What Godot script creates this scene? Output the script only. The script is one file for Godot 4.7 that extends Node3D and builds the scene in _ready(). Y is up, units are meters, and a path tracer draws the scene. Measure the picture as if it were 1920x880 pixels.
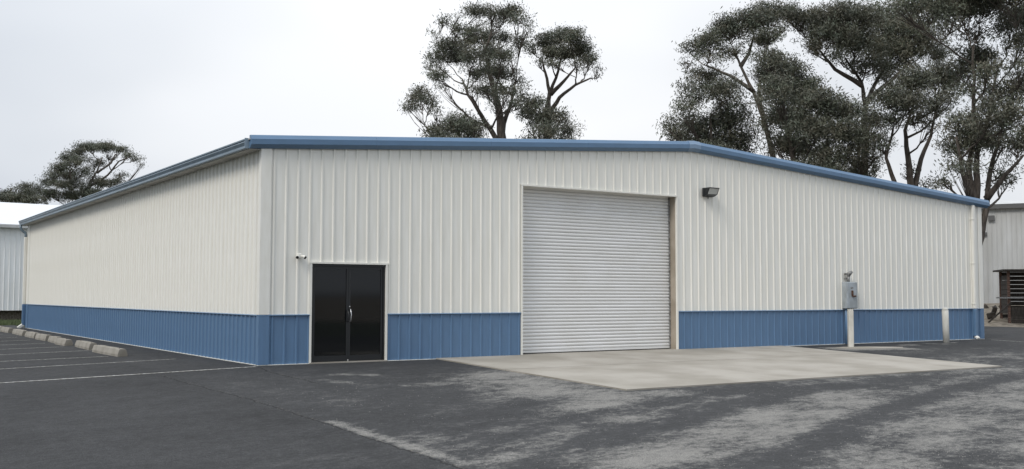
extends Node3D
# A blue and cream steel warehouse on an asphalt yard under an overcast sky.
# Origin: the warehouse's near corner at ground level; x along the front wall, z towards the yard.

const FRONT := 29.03
const SIDE := 32.8
const RIDGE := 13.75
const BAND := 1.17
const PITCH := 0.3048

var M := {}
var used := {}
var rng := RandomNumberGenerator.new()

var TREES = [
	["gum_tree", "tallest gum tree with airy domed crown behind the middle of the warehouse roof", 0.42, 0,
	[[31.8, 6.4, -38.3, 31.5, 12.8, -38, 31.3, 14.5, -38, 31.2, 16.2, -38.5, 30.8, 17.9, -38.7, 30.3, 19.1, -38.3, 30.6, 20.4, -38], [31.7, 7.5, -38.2, 30.8, 12.8, -37.8, 29.6, 14.4, -37.9, 28.6, 15.6, -37.9, 28.5, 16.8, -38.5], [31.5, 11, -38.1, 32.1, 14, -38.7, 32.8, 15.7, -38.7, 32.7, 17, -38.1]],
	[28.3, 20.6, -41.9, 0.48, 0.54, 0.6, 28.7, 21.5, -41.6, 0.54, 0.48, 0.7, 28.7, 21.5, -39.4, 0.35, 0.23, 0.8, 27.9, 20.2, -38.2, 0.68, 0.34, 0.7, 28.3, 21, -36.1, 0.84, 0.36, 0.8, 30.2, 21.5, -37.4, 0.46, 0.4, 0.8, 31.2, 21.5, -36.8, 0.87, 0.46, 1, 30.6, 20.4, -34.5, 0.61, 0.56, 0.9, 31.1, 19.8, -34.3, 0.34, 0.45, 1, 31.5, 21.8, -41.2, 0.73, 0.42, 0.35, 31.5, 21.1, -38.6, 0.82, 0.47, 0.35, 28.6, 19.9, -37.4, 0.57, 0.34, 0.9, 27.9, 19.2, -39.4, 0.81, 0.49, 1, 30.6, 20.2, -41.7, 0.97, 0.54, 1, 31.6, 20.5, -40.5, 1, 0.6, 1, 32.6, 20.4, -39.4, 0.72, 0.54, 0.8, 31.9, 19.5, -36.4, 0.58, 0.4, 1, 27.4, 18.3, -40.2, 0.76, 0.7, 1, 29.1, 18.8, -40.5, 1.1, 0.65, 1, 28.1, 17.8, -36.5, 0.89, 0.67, 1, 30.6, 18.8, -38.5, 0.93, 0.7, 1, 30.5, 18.3, -36.5, 0.68, 0.63, 1, 28.1, 18.4, -42.8, 0.34, 0.42, 0.9, 26.1, 16.6, -37.9, 0.62, 0.5, 0.8, 32.5, 18.7, -38.2, 0.53, 0.53, 0.7, 29.1, 16.8, -42.1, 0.72, 0.34, 0.4, 29, 17, -37.2, 1, 0.62, 0.7, 32.4, 17.9, -40, 1.1, 0.72, 0.8, 33.5, 17.5, -39.2, 0.58, 0.54, 0.8, 28, 15.7, -36.4, 0.67, 0.5, 0.4, 31.2, 16.4, -39.5, 1.1, 0.71, 0.6, 29.8, 15.4, -35.1, 0.89, 0.67, 0.7, 32.6, 16, -37, 0.52, 0.64, 0.6, 31, 14.9, -37.6, 0.93, 0.58, 0.5, 31.1, 14.7, -35.8, 0.68, 0.51, 0.5, 25.4, 14.9, -40.6, 0.55, 0.69, 1, 27.5, 16.1, -42.8, 0.78, 0.66, 1, 26.5, 15.2, -39.7, 0.63, 0.57, 0.7, 26.5, 14.2, -38.5, 0.51, 0.39, 0.35]],
	["gum_tree", "flat topped gum tree with bare forked limbs beside the tallest gum", 0.30, 0,
	[[35.4, 6.5, -38.2, 35.3, 13.4, -37.8, 35.2, 15.3, -37.7, 35.4, 16.5, -37.5, 35.8, 18, -37.1, 36, 19.3, -36.9], [35.3, 14.9, -37.7, 35.6, 16.6, -37.9, 35.5, 18.1, -38.3, 35.3, 19, -38.4], [35.4, 15, -37.6, 35.7, 16, -36.8, 36.3, 16.8, -35.7, 37.2, 17.3, -35], [35.4, 16.3, -37.5, 36, 17.2, -36.7, 36.5, 18.1, -36]],
	[34.7, 19.9, -38.9, 0.51, 0.54, 1, 34.8, 20, -37.4, 0.81, 0.65, 1.2, 36.8, 20.7, -38.1, 0.97, 0.73, 1.3, 35.9, 20.1, -35.3, 0.76, 0.59, 1.2, 36.6, 19.4, -35.4, 0.77, 0.77, 1.2, 38.6, 19.1, -37, 0.67, 0.79, 1.1, 38.2, 17.8, -35.6, 0.38, 0.69, 1, 36.3, 19.3, -36.8, 1.1, 0.54, 1.1, 34.5, 18.9, -36.3, 0.82, 0.49, 1.1, 35.5, 18, -34.4, 0.69, 0.46, 0.5, 35.8, 19.1, -39.6, 0.49, 0.43, 0.4, 34.5, 18.1, -35.5, 0.7, 0.35, 0.35]],
	["bushy_tree", "low bushy gum showing just above the roof edge left of the tallest gum", 0.20, 0,
	[[28, 6.2, -37.2, 27.7, 11.7, -37, 27.4, 12.9, -37.1]],
	[27, 13, -39.4, 0.86, 0.51, 1, 26.9, 13, -36.6, 0.99, 0.66, 1, 29.3, 13.2, -38.5, 0.92, 0.69, 1, 26.6, 13.6, -36.9, 0.44, 0.39, 0.6, 28.8, 14.1, -38.7, 0.57, 0.46, 0.7, 28.7, 13, -36.5, 0.56, 0.67, 0.7, 26, 11.6, -36.5, 1.3, 0.66, 1, 28.8, 11.9, -37.7, 1.4, 0.68, 1]],
	["bushy_tree", "low bushy gum above the roof edge right of the tallest gum", 0.20, 0,
	[[33.5, 6.3, -35.9, 33.2, 12, -35.7, 33.1, 13.4, -35.7]],
	[33.3, 15.2, -36.5, 0.87, 0.52, 1, 33, 14.5, -36.8, 0.93, 0.58, 0.9, 33.3, 14, -35.3, 1.1, 0.57, 1, 33.5, 13.9, -33.7, 0.68, 0.51, 0.9, 35.2, 13.3, -35.1, 0.75, 0.69, 1, 32.4, 12.8, -33.8, 0.89, 0.56, 0.9, 33.2, 13.3, -36.7, 0.7, 0.52, 0.6, 34.4, 12.1, -35.7, 1.5, 0.69, 1, 32.2, 11.9, -35.6, 0.91, 0.68, 1]],
	["bushy_tree", "rounded dark gum above the roof ridge, leftmost of the right hand trees", 0.25, 0,
	[[37.2, 3.5, -22.8, 36.9, 10.3, -22.5, 36.7, 12.7, -22.5], [37.5, 9.4, -22.2, 38.1, 11.6, -22.2, 37.9, 13.4, -22.2]],
	[35.7, 12.3, -25, 0.58, 0.76, 1, 34.4, 12.6, -22.2, 0.73, 0.73, 1, 35.4, 13.8, -22.6, 0.89, 0.89, 1, 37.5, 15.2, -23.6, 0.99, 0.64, 1.1, 36.9, 13.9, -21.6, 1.1, 1, 1, 36.9, 11.9, -23.7, 1.4, 0.91, 1, 38.1, 12.6, -22.2, 1.3, 1.2, 1, 40.1, 11.8, -23, 0.92, 1.1, 0.8, 36.7, 11.7, -25.5, 0.93, 0.62, 1, 38, 11.1, -23.1, 1.4, 0.91, 1, 39.8, 10.7, -22.4, 0.76, 0.61, 0.8, 35, 9.9, -21.7, 1.7, 0.72, 1]],
	["gum_tree", "leaning pale trunked gum with arching crown above the roof ridge", 0.24, 1,
	[[42.2, 3.5, -21.9, 41.7, 9.8, -21.8, 41.3, 11.3, -21.9, 40.9, 13, -22.1, 40.3, 14.6, -22.3, 39.6, 16.2, -22.7, 39.2, 17.3, -22.9], [40.9, 13, -22.1, 41, 14.7, -22.5, 41.2, 16.5, -22.2, 41.4, 18.2, -22], [40.3, 14.6, -22.3, 38.8, 15.5, -22.8, 37.4, 16.1, -23.5], [39.6, 16.2, -22.7, 40.4, 17.2, -22.7, 40.6, 18.2, -22.5]],
	[37.6, 17.4, -25, 0.62, 0.7, 1, 37.7, 16.5, -25.6, 0.38, 0.71, 0.9, 37.7, 17.4, -23.4, 0.99, 0.84, 1.1, 39.1, 18.4, -23.2, 1.2, 0.92, 1.2, 40.1, 19, -22.1, 1.3, 0.77, 1.1, 42.5, 20, -22.7, 1.3, 0.66, 1, 40.2, 17.7, -21.3, 0.99, 0.53, 1.1, 38.9, 17.1, -22.7, 0.99, 0.38, 0.5, 36.5, 16.2, -22.4, 0.74, 0.37, 0.5, 41.4, 18.5, -21, 0.61, 0.61, 0.5]],
	["bushy_tree", "dense broad gum hiding the trunks behind the sloping right roof edge", 0.25, 0,
	[[39.8, 3.4, -18.6, 39.6, 9.2, -18.4, 39, 12.3, -18.5, 38.6, 14.5, -18.7], [41.7, 3.4, -17.4, 41.4, 9.2, -17.2, 41, 11.8, -17.3], [43.2, 3.4, -16.4, 42.9, 8.9, -16.2, 42.6, 11.2, -16.3]],
	[38.8, 15.7, -19.4, 1, 0.73, 1.1, 41, 15.3, -20.2, 1.3, 1.1, 1.1, 39.7, 15, -21, 0.72, 0.9, 1, 37.7, 13.3, -18.1, 1.2, 1.1, 1.1, 42, 14.2, -20, 1.4, 1.1, 1.1, 39.2, 12.6, -16.2, 1.3, 0.91, 1.1, 40.5, 12.4, -19.9, 1.4, 1.1, 1, 38.9, 11, -16.3, 1.5, 1, 1, 41.3, 12.4, -16.3, 1.2, 0.86, 1, 40.1, 10.7, -14.9, 1.3, 1, 1, 45, 12.3, -17.2, 1.1, 1, 0.9, 41.1, 10.6, -19.7, 1.5, 0.89, 1, 39.6, 9.5, -15.8, 1.3, 0.7, 0.9, 43, 9.8, -16.3, 1, 0.87, 0.8, 42.3, 10.1, -14.8, 0.7, 0.99, 0.7, 38.6, 10.7, -18.9, 0.72, 1, 0.8, 38.3, 12.1, -19.4, 0.58, 0.87, 0.7, 38.4, 8.6, -16.4, 1.7, 0.69, 1, 44.1, 8.8, -18.1, 1.8, 0.75, 0.8]],
	["gum_tree", "broad crowned gum filling the top of the right hand tree group", 0.30, 0,
	[[48.3, 3.6, -20.2, 48, 11.5, -19.9, 47.9, 14.2, -19.7, 47.7, 15.6, -19.8, 46.7, 17.2, -20.3], [47.9, 14.2, -19.7, 48.9, 15.7, -19.6, 49.5, 17.1, -19.1], [47.7, 15.4, -19.8, 45.7, 16.3, -20.3, 44.6, 17.6, -20.7], [47.9, 14.3, -19.7, 48.9, 15.7, -18.3, 49.9, 17, -17.5]],
	[42.9, 19.4, -21.1, 1.2, 0.65, 0.8, 44.8, 19.1, -21.1, 1.4, 0.87, 1, 44.1, 19.2, -18.7, 1.4, 0.68, 1, 43.7, 17.8, -18.7, 1.4, 0.98, 1, 45.9, 19.3, -18.5, 1.4, 0.77, 1, 46.5, 17.9, -19.2, 1.4, 1, 1, 50.8, 19.9, -20.5, 1.5, 1.1, 1, 50.7, 18.2, -20.4, 1.5, 1.1, 1, 49.9, 19, -17.9, 1.4, 1.2, 1.1, 49.7, 17.4, -18, 1.4, 1, 1, 52, 18.5, -17.9, 1.2, 1.2, 1.1, 53.7, 17.8, -18.2, 0.82, 0.9, 1, 44.4, 17.5, -20.6, 0.86, 0.62, 0.45, 48, 17.7, -21.6, 0.97, 0.65, 0.4, 47.4, 16.5, -19.2, 1.3, 0.63, 0.6, 49.6, 16.4, -19.2, 1.3, 0.8, 0.7, 45.9, 18.6, -22.5, 0.81, 0.81, 0.5]],
	["gum_tree", "twin stemmed gum with gaps of sky, left of the rightmost trunks", 0.30, 0,
	[[43.9, 3.4, -13.5, 43.7, 7.8, -13.4, 43.4, 9.8, -13.4, 43.2, 11.2, -13.4, 43.6, 12.6, -13.1], [43.8, 7.5, -13.3, 44.5, 9.6, -13.3, 45.2, 11, -13.1, 45.4, 12.9, -12.8], [43.3, 3.4, -14, 42.4, 8.2, -13.6, 41.7, 9.5, -13.6, 42, 11.3, -13.3]],
	[43.5, 13.9, -13.1, 1.2, 0.84, 1, 45.4, 14.2, -12.9, 1.1, 1.1, 1, 46.3, 14.3, -12.3, 0.99, 0.85, 0.9, 41.2, 12.2, -11.8, 1.1, 0.67, 0.9, 42.3, 12.1, -11.2, 1, 0.74, 0.8, 40.9, 12.6, -12.8, 1, 0.75, 0.9, 44, 12.7, -11.1, 0.82, 0.61, 0.6, 41.3, 11.7, -12.9, 0.82, 0.61, 0.7, 41.7, 11.3, -11.7, 0.81, 0.54, 0.5, 43.2, 11.2, -11.7, 0.68, 0.48, 0.4, 44, 8.7, -13.7, 0.7, 0.63, 0.35, 46.1, 8.3, -14.1, 0.72, 0.36, 0.4, 41.6, 10.2, -13.7, 0.62, 0.69, 0.6]],
	["gum_tree", "big gum with several dark trunks standing behind the right corner of the warehouse", 0.30, 0,
	[[39.4, 1.3, -7.1, 39.5, 3.9, -6.8, 39.6, 5.2, -6.6, 39.3, 6.5, -6.8, 39, 8.1, -6.8, 39.2, 10.1, -6.6, 39.1, 11.7, -6.5, 39, 14, -6.4], [39.5, 3.9, -6.8, 39.8, 6, -6.4, 40.4, 8, -6.5, 41, 9.8, -6.3, 41.6, 11.5, -6], [39.2, 6.4, -6.8, 38.3, 7.9, -6.7, 37.7, 9.5, -6.6], [39.4, 6.4, -6.7, 39.9, 8.8, -6.9, 40.7, 10.8, -6.7, 41, 13, -6.4], [39.8, 6.5, -6.4, 40, 7.4, -5.7, 40.5, 8.6, -4.8]],
	[35.4, 16, -7.7, 1.1, 0.38, 0.8, 36.9, 15.8, -7.1, 1.1, 0.6, 1, 39.5, 16.1, -7.2, 1.2, 0.68, 1, 41.2, 16.7, -6.8, 1.2, 0.75, 1, 43.1, 16, -6.8, 1, 1.1, 1.1, 40.3, 14, -4.7, 0.6, 0.95, 1, 40.3, 15.2, -7, 0.74, 0.62, 0.4, 37.2, 14.9, -6.4, 0.71, 0.48, 0.5, 40.9, 13.9, -7.5, 0.94, 0.75, 1, 38.2, 12.5, -5.1, 0.65, 0.53, 0.8, 40.6, 13.3, -8.1, 0.63, 0.57, 0.7, 39.1, 12, -6.5, 0.67, 0.55, 0.5, 41.2, 11.9, -6.7, 0.81, 0.62, 0.7, 41, 11.9, -5.5, 0.85, 0.91, 0.9, 39.9, 12.7, -4.6, 0.47, 0.71, 0.8, 38.8, 10.1, -6.8, 1.1, 0.73, 0.9, 37.3, 10.1, -4.6, 0.98, 0.69, 0.9, 38.1, 9.9, -4, 0.8, 0.75, 0.9, 38.6, 9.2, -7.2, 0.91, 0.61, 0.7, 39.2, 9.3, -6.4, 0.97, 0.6, 0.7, 42.1, 9.6, -7, 0.88, 0.63, 0.7, 36.1, 7.6, -5.3, 0.74, 0.46, 0.4, 40.7, 8, -6.1, 0.73, 0.49, 0.45, 41, 9.1, -5.4, 0.73, 0.73, 0.6, 38.6, 7.4, -7.9, 0.55, 0.24, 0.35, 42, 7.6, -6.5, 0.75, 0.37, 0.4, 42, 15.3, -4.5, 1.5, 1.3, 1, 42.4, 12.3, -4.7, 1.2, 1.3, 1, 41.8, 9.7, -4.8, 1.1, 0.97, 0.8, 39.2, 17.6, -6.9, 2, 1.1, 1, 39.2, 16.9, -4.3, 1.9, 1.2, 1, 37, 17.2, -7.9, 1.3, 0.73, 0.8]],
	["gum_tree", "dome shaped spreading gum rising beyond the left end of the warehouse roof", 0.20, 0,
	[[13.4, 6.4, -87.8, 13.2, 11.2, -87.6, 13.7, 12.5, -87.1, 14.4, 14.1, -86.6, 14.8, 15.5, -86.2], [13.2, 10.7, -87.6, 12.3, 12.4, -88.1, 12.1, 14.1, -88.1], [13.7, 12.4, -87.1, 15.3, 13.7, -86, 16.2, 15.1, -85.3, 17.1, 15.5, -84.7], [14.4, 13.9, -86.6, 15.7, 15, -86.3, 16, 15.9, -86]],
	[14, 16.7, -88.3, 1.2, 0.31, 0.9, 14.5, 16.2, -83.4, 1.1, 0.28, 0.9, 17.1, 16.8, -89.3, 0.8, 0.37, 0.9, 17.4, 16, -86.8, 0.63, 0.37, 0.9, 18.5, 15.8, -88.1, 0.48, 0.4, 0.9, 17.7, 14.5, -82.4, 0.25, 0.35, 0.9, 12.7, 15.9, -87, 0.77, 0.38, 1, 11.6, 15, -86, 0.82, 0.57, 1, 10.6, 13.9, -84.8, 0.81, 0.56, 1, 11.9, 14.5, -83.6, 0.99, 0.56, 0.7, 10.4, 13.3, -86.9, 0.76, 0.57, 1, 12.4, 13.9, -91.4, 1.1, 0.73, 0.8, 12.6, 13.7, -84.6, 1, 0.56, 0.55, 14.5, 15, -88.3, 1, 0.59, 0.45, 9.9, 12.6, -87.2, 0.63, 0.63, 1, 10.8, 12.2, -84.9, 1.1, 0.56, 0.8, 12.2, 12.5, -85.2, 1, 0.63, 0.6, 14.3, 13.3, -88.4, 1, 0.59, 0.6, 13.4, 11.9, -87.4, 1, 0.58, 0.8, 15, 12.8, -86.8, 1, 0.45, 0.9, 15.8, 13, -85.2, 0.77, 0.32, 0.8, 12, 11.3, -86.2, 1.3, 0.5, 1, 16.3, 13.7, -85.2, 0.77, 0.38, 0.4, 16.3, 15.8, -89.2, 0.79, 0.4, 0.3, 10.2, 11.5, -86.7, 1, 0.56, 1, 9.9, 12.3, -91.9, 0.72, 0.52, 0.9, 14, 11.6, -84.6, 1, 0.38, 1]],
	["bushy_tree", "small gum at the left edge above the white shed roof", 0.20, 0,
	[[9, 6.5, -94.3, 8.9, 11, -94, 9, 12.4, -93.9]],
	[8.5, 12.5, -91.3, 0.71, 0.31, 0.8, 7.9, 12.2, -92.9, 0.55, 0.42, 0.8, 8.8, 11.7, -90.2, 0.77, 0.58, 1, 7.9, 12.4, -98.8, 0.61, 0.3, 0.9, 7, 11.5, -94, 0.78, 0.33, 1, 8, 11.3, -91.5, 1.3, 0.39, 1, 9, 11, -89.2, 1, 0.38, 1, 5.9, 11.4, -91.8, 0.77, 0.51, 1]],
]

# ---------------------------------------------------------------- helpers
func numbered(called: String) -> String:
	if not used.has(called):
		used[called] = 0
		return called
	used[called] += 1
	return "%s_%03d" % [called, used[called]]

func thing(called: String, label: String, category: String, at := Vector3.ZERO, group := "") -> Node3D:
	var o := Node3D.new()
	o.name = numbered(called)
	add_child(o)
	o.position = at
	tag(o, label, category, group)
	return o

func tag(o: Node, label: String, category: String, group := "") -> void:
	o.set_meta("label", label)
	o.set_meta("category", category)
	if group != "":
		o.set_meta("group", group)

func node(called: String, parent: Node) -> Node3D:
	var o := Node3D.new()
	o.name = called
	parent.add_child(o, true)
	return o

func start(flat := true) -> SurfaceTool:
	var st := SurfaceTool.new()
	st.begin(Mesh.PRIMITIVE_TRIANGLES)
	st.set_smooth_group(-1 if flat else 0)
	return st

func mesh_of(st: SurfaceTool) -> ArrayMesh:
	st.generate_normals()
	return st.commit()

func put(called: String, mesh: Mesh, m: Material, parent: Node, at := Vector3.ZERO) -> MeshInstance3D:
	var o := MeshInstance3D.new()
	o.name = numbered(called) if parent == self else called
	o.mesh = mesh
	o.material_override = m
	parent.add_child(o, true)
	o.position = at
	return o

func part(called: String, st: SurfaceTool, m: Material, parent: Node, at := Vector3.ZERO) -> MeshInstance3D:
	return put(called, mesh_of(st), m, parent, at)

func structure(called: String, st: SurfaceTool, m: Material) -> MeshInstance3D:
	var o := part(called, st, m, self)
	o.set_meta("kind", "structure")
	return o

# corners given clockwise as seen from the front
func quad(st: SurfaceTool, a: Vector3, b: Vector3, c: Vector3, d: Vector3) -> void:
	for v in [a, b, c, a, c, d]:
		st.add_vertex(v)

func box(st: SurfaceTool, lo: Vector3, hi: Vector3, t := Transform3D.IDENTITY) -> void:
	var p := []
	for k in 8:
		p.append(t * Vector3(hi.x if k & 1 else lo.x, hi.y if k & 2 else lo.y, hi.z if k & 4 else lo.z))
	quad(st, p[4], p[6], p[7], p[5])
	quad(st, p[1], p[3], p[2], p[0])
	quad(st, p[0], p[2], p[6], p[4])
	quad(st, p[5], p[7], p[3], p[1])
	quad(st, p[2], p[3], p[7], p[6])
	quad(st, p[4], p[5], p[1], p[0])

# a box with chamfered edges
func soft_box(st: SurfaceTool, lo: Vector3, hi: Vector3, c: float, t := Transform3D.IDENTITY) -> void:
	var mid := (lo + hi) / 2
	var h := (hi - lo) / 2
	var faces := []
	for ax in 3:
		for s in [-1.0, 1.0]:
			var u := (ax + 1) % 3
			var v := (ax + 2) % 3
			var q := []
			for k in [[-1, -1], [-1, 1], [1, 1], [1, -1]]:
				var p := Vector3.ZERO
				p[ax] = s * h[ax]
				p[u] = k[0] * (h[u] - c)
				p[v] = k[1] * (h[v] - c)
				q.append(t * (mid + p))
			if s < 0:
				q.reverse()
			quad(st, q[0], q[1], q[2], q[3])
	for ax in 3:
		var u := (ax + 1) % 3
		var v := (ax + 2) % 3
		for su in [-1.0, 1.0]:
			for sv in [-1.0, 1.0]:
				var q := []
				for k in [[-1, 0], [1, 0], [1, 1], [-1, 1]]:
					var p := Vector3.ZERO
					p[ax] = k[0] * (h[ax] - c)
					p[u] = su * (h[u] - (c if k[1] else 0.0))
					p[v] = sv * (h[v] - (0.0 if k[1] else c))
					q.append(t * (mid + p))
				if su * sv < 0:
					q.reverse()
				quad(st, q[0], q[1], q[2], q[3])
	for sx in [-1.0, 1.0]:
		for sy in [-1.0, 1.0]:
			for sz in [-1.0, 1.0]:
				var a := t * (mid + Vector3(sx * h.x, sy * (h.y - c), sz * (h.z - c)))
				var b := t * (mid + Vector3(sx * (h.x - c), sy * h.y, sz * (h.z - c)))
				var d := t * (mid + Vector3(sx * (h.x - c), sy * (h.y - c), sz * h.z))
				for w in ([a, d, b] if sx * sy * sz > 0 else [a, b, d]):
					st.add_vertex(w)

# a tube along points, with a radius at each
func tube(st: SurfaceTool, pts: Array, rad: Array, sides := 8, caps := true) -> void:
	var rings := []
	var side := Vector3.ZERO
	for i in pts.size():
		var dir: Vector3 = (pts[mini(i + 1, pts.size() - 1)] - pts[maxi(i - 1, 0)]).normalized()
		if side == Vector3.ZERO:
			side = dir.cross(Vector3.RIGHT if absf(dir.x) < 0.8 else Vector3.UP).normalized()
		else:
			side = (side - dir * side.dot(dir)).normalized()
		var up := dir.cross(side)
		var ring := []
		for k in sides:
			var a := TAU * k / sides
			ring.append(pts[i] + (side * cos(a) + up * sin(a)) * rad[i])
		rings.append(ring)
	for i in pts.size() - 1:
		for k in sides:
			var n := (k + 1) % sides
			quad(st, rings[i][k], rings[i + 1][k], rings[i + 1][n], rings[i][n])
	if caps:
		for k in range(1, sides - 1):
			var e: Array = rings[pts.size() - 1]
			for v in [e[0], e[k + 1], e[k]]:
				st.add_vertex(v)
			e = rings[0]
			for v in [e[0], e[k], e[k + 1]]:
				st.add_vertex(v)

# a profile (points in the plane across) swept between two frames
func sweep(st: SurfaceTool, prof: Array, frames: Array, closed := true) -> void:
	for f in frames.size() - 1:
		var a: Transform3D = frames[f]
		var b: Transform3D = frames[f + 1]
		for i in (prof.size() if closed else prof.size() - 1):
			var p: Vector2 = prof[i]
			var q: Vector2 = prof[(i + 1) % prof.size()]
			quad(st, a * Vector3(0, p.y, p.x), a * Vector3(0, q.y, q.x), b * Vector3(0, q.y, q.x), b * Vector3(0, p.y, p.x))
	if closed:
		var idx := Geometry2D.triangulate_polygon(PackedVector2Array(prof))
		for e in [[frames[0], 1], [frames[frames.size() - 1], -1]]:
			var t: Transform3D = e[0]
			for k in range(0, idx.size(), 3):
				for j in ([0, 1, 2] if e[1] > 0 else [0, 2, 1]):
					var p: Vector2 = prof[idx[k + j]]
					st.add_vertex(t * Vector3(0, p.y, p.x))

# ---------------------------------------------------------------- ground heights
func sat(d: float) -> float:
	if d < 8.0:
		return d
	var t := (minf(d, 20.0) - 8.0) / 12.0
	return 8.0 + 12.0 * (t - t * t / 2.0)

func gy(x: float, z: float) -> float:
	return -(0.030 * sat(maxf(0, z)) + 0.022 * sat(maxf(0, -x)))

func on_ground(x: float, z: float, up := 0.0) -> Vector3:
	return Vector3(x, gy(x, z) + up, z)

func bank(x: float, z: float) -> float:
	var w := (x + 8.6) * 0.554 - (z - 23.6) * 0.832
	var u := (x + 8.6) * 0.832 + (z - 23.6) * 0.554
	return 1.25 * smoothstep(57.0, 71.0, w) * smoothstep(19.0, 27.0, u)

# ---------------------------------------------------------------- materials
func noise_tex(size: int, freq: float, lo: Color, hi: Color, seed_ := 1, oct := 4, mid := 0.5) -> ImageTexture:
	var n := FastNoiseLite.new()
	n.noise_type = FastNoiseLite.TYPE_SIMPLEX_SMOOTH
	n.frequency = freq
	n.fractal_octaves = oct
	n.seed = seed_
	var im := n.get_seamless_image(size, size)
	im.convert(Image.FORMAT_RGB8)
	var d := im.get_data()
	for i in range(0, d.size(), 3):
		var t := clampf((d[i] / 255.0 - mid) * 1.6 + 0.5, 0, 1)
		d[i] = int(255 * lerpf(lo.r, hi.r, t))
		d[i + 1] = int(255 * lerpf(lo.g, hi.g, t))
		d[i + 2] = int(255 * lerpf(lo.b, hi.b, t))
	return ImageTexture.create_from_image(Image.create_from_data(size, size, false, Image.FORMAT_RGB8, d))

func mat(called: String, c: Color, rough := 0.6, tex: Texture2D = null, scale := Vector3.ONE, metal := 0.0) -> StandardMaterial3D:
	var m := StandardMaterial3D.new()
	m.resource_name = called
	m.albedo_color = c.linear_to_srgb()
	m.roughness = rough
	m.metallic = metal
	m.cull_mode = BaseMaterial3D.CULL_DISABLED
	if tex:
		m.albedo_texture = tex
		m.uv1_triplanar = true
		m.uv1_world_triplanar = true
		m.uv1_scale = scale
	M[called] = m
	return m

func make_materials() -> void:
	var streak := noise_tex(256, 0.02, Color(.965, .962, .952), Color(1, 1, 1), 3, 5)
	var blotch := noise_tex(256, 0.012, Color(.88, .875, .86), Color(1, 1, 1), 5, 5)
	var dirty := noise_tex(256, 0.02, Color(.62, .60, .57), Color(1, 1, 1), 8, 5)
	mat("cream", Color(.77, .755, .70), .45, streak, Vector3(1.1, .09, 1.1))
	mat("cream_trim", Color(.76, .745, .69), .42, streak, Vector3(.9, .2, .9))
	mat("blue", Color(.095, .175, .295), .42, streak, Vector3(1.3, .2, 1.3))
	mat("blue_trim", Color(.105, .19, .31), .38, streak, Vector3(.25, .8, .8))
	mat("gutter", Color(.20, .265, .325), .35, blotch, Vector3(.3, .3, .3))
	mat("soffit", Color(.52, .50, .45), .6, blotch, Vector3(.4, .4, .4))
	mat("roof", Color(.5, .5, .5), .4)
	mat("black_metal", Color(.011, .012, .013), .35)
	mat("steel", Color(.55, .55, .55), .3, null, Vector3.ONE, .9)
	mat("curtain", Color(.72, .715, .705), .42, streak, Vector3(.12, .5, .12))
	mat("jamb", Color(.36, .31, .25), .6, blotch, Vector3(.5, .3, .5))
	mat("rubber", Color(.012, .012, .012), .8)
	mat("floor", Color(.25, .24, .23), .7)
	mat("box_grey", Color(.36, .395, .42), .45, blotch, Vector3(1, .6, 1))
	mat("zinc", Color(.34, .345, .35), .5, dirty, Vector3(3, 2, 3), .3)
	mat("rust", Color(.13, .06, .035), .8, dirty, Vector3(4, 4, 4))
	mat("bollard", Color(.66, .64, .58), .6, blotch, Vector3(1.5, .5, 1.5))
	mat("bollard_grey", Color(.52, .51, .47), .7, blotch, Vector3(1.5, .5, 1.5))
	mat("stop", Color(.27, .25, .215), .85, blotch, Vector3(.5, .5, .5))
	mat("concrete", Color(.325, .30, .26), .85, blotch, Vector3(.16, .16, .16))
	mat("paint", Color(.52, .52, .50), .8, dirty, Vector3(1.6, 1.6, 1.6))
	mat("white_wall", Color(.82, .83, .83), .5, streak, Vector3(.5, .1, .5))
	mat("white_roof", Color(.6, .61, .62), .4)
	mat("grey_wall", Color(.52, .53, .53), .55, blotch, Vector3(.35, .05, .35))
	mat("dark_trim", Color(.10, .10, .10), .7)
	mat("old_wood", Color(.055, .047, .04), .9, dirty, Vector3(2, .4, 2))
	mat("old_brick", Color(.15, .09, .07), .9, dirty, Vector3(2, 2, 2))
	mat("rubble", Color(.17, .15, .125), .95, dirty, Vector3(1.5, 1.5, 1.5))
	mat("bark", Color(.11, .092, .078), .9, dirty, Vector3(1.5, .3, 1.5))
	mat("bark_pale", Color(.22, .19, .165), .9, dirty, Vector3(1.5, .3, 1.5))
	var g := mat("glass", Color(.006, .007, .008), .04)
	g.transparency = BaseMaterial3D.TRANSPARENCY_ALPHA
	g.albedo_color.a = 0.72
	g.metallic_specular = .42
	g = mat("lens", Color(.75, .75, .70), .12)
	g.transparency = BaseMaterial3D.TRANSPARENCY_ALPHA
	g.albedo_color.a = 0.7
	mat("reflector", Color(.7, .7, .66), .25, null, Vector3.ONE, .6)
	var l := mat("leaf", Color(1, 1, 1), .55)
	l.vertex_color_use_as_albedo = true
	l.backlight_enabled = true
	l.backlight = Color(.25, .25, .2)
	l = mat("grass", Color(1, 1, 1), .8)
	l.vertex_color_use_as_albedo = true

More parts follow.
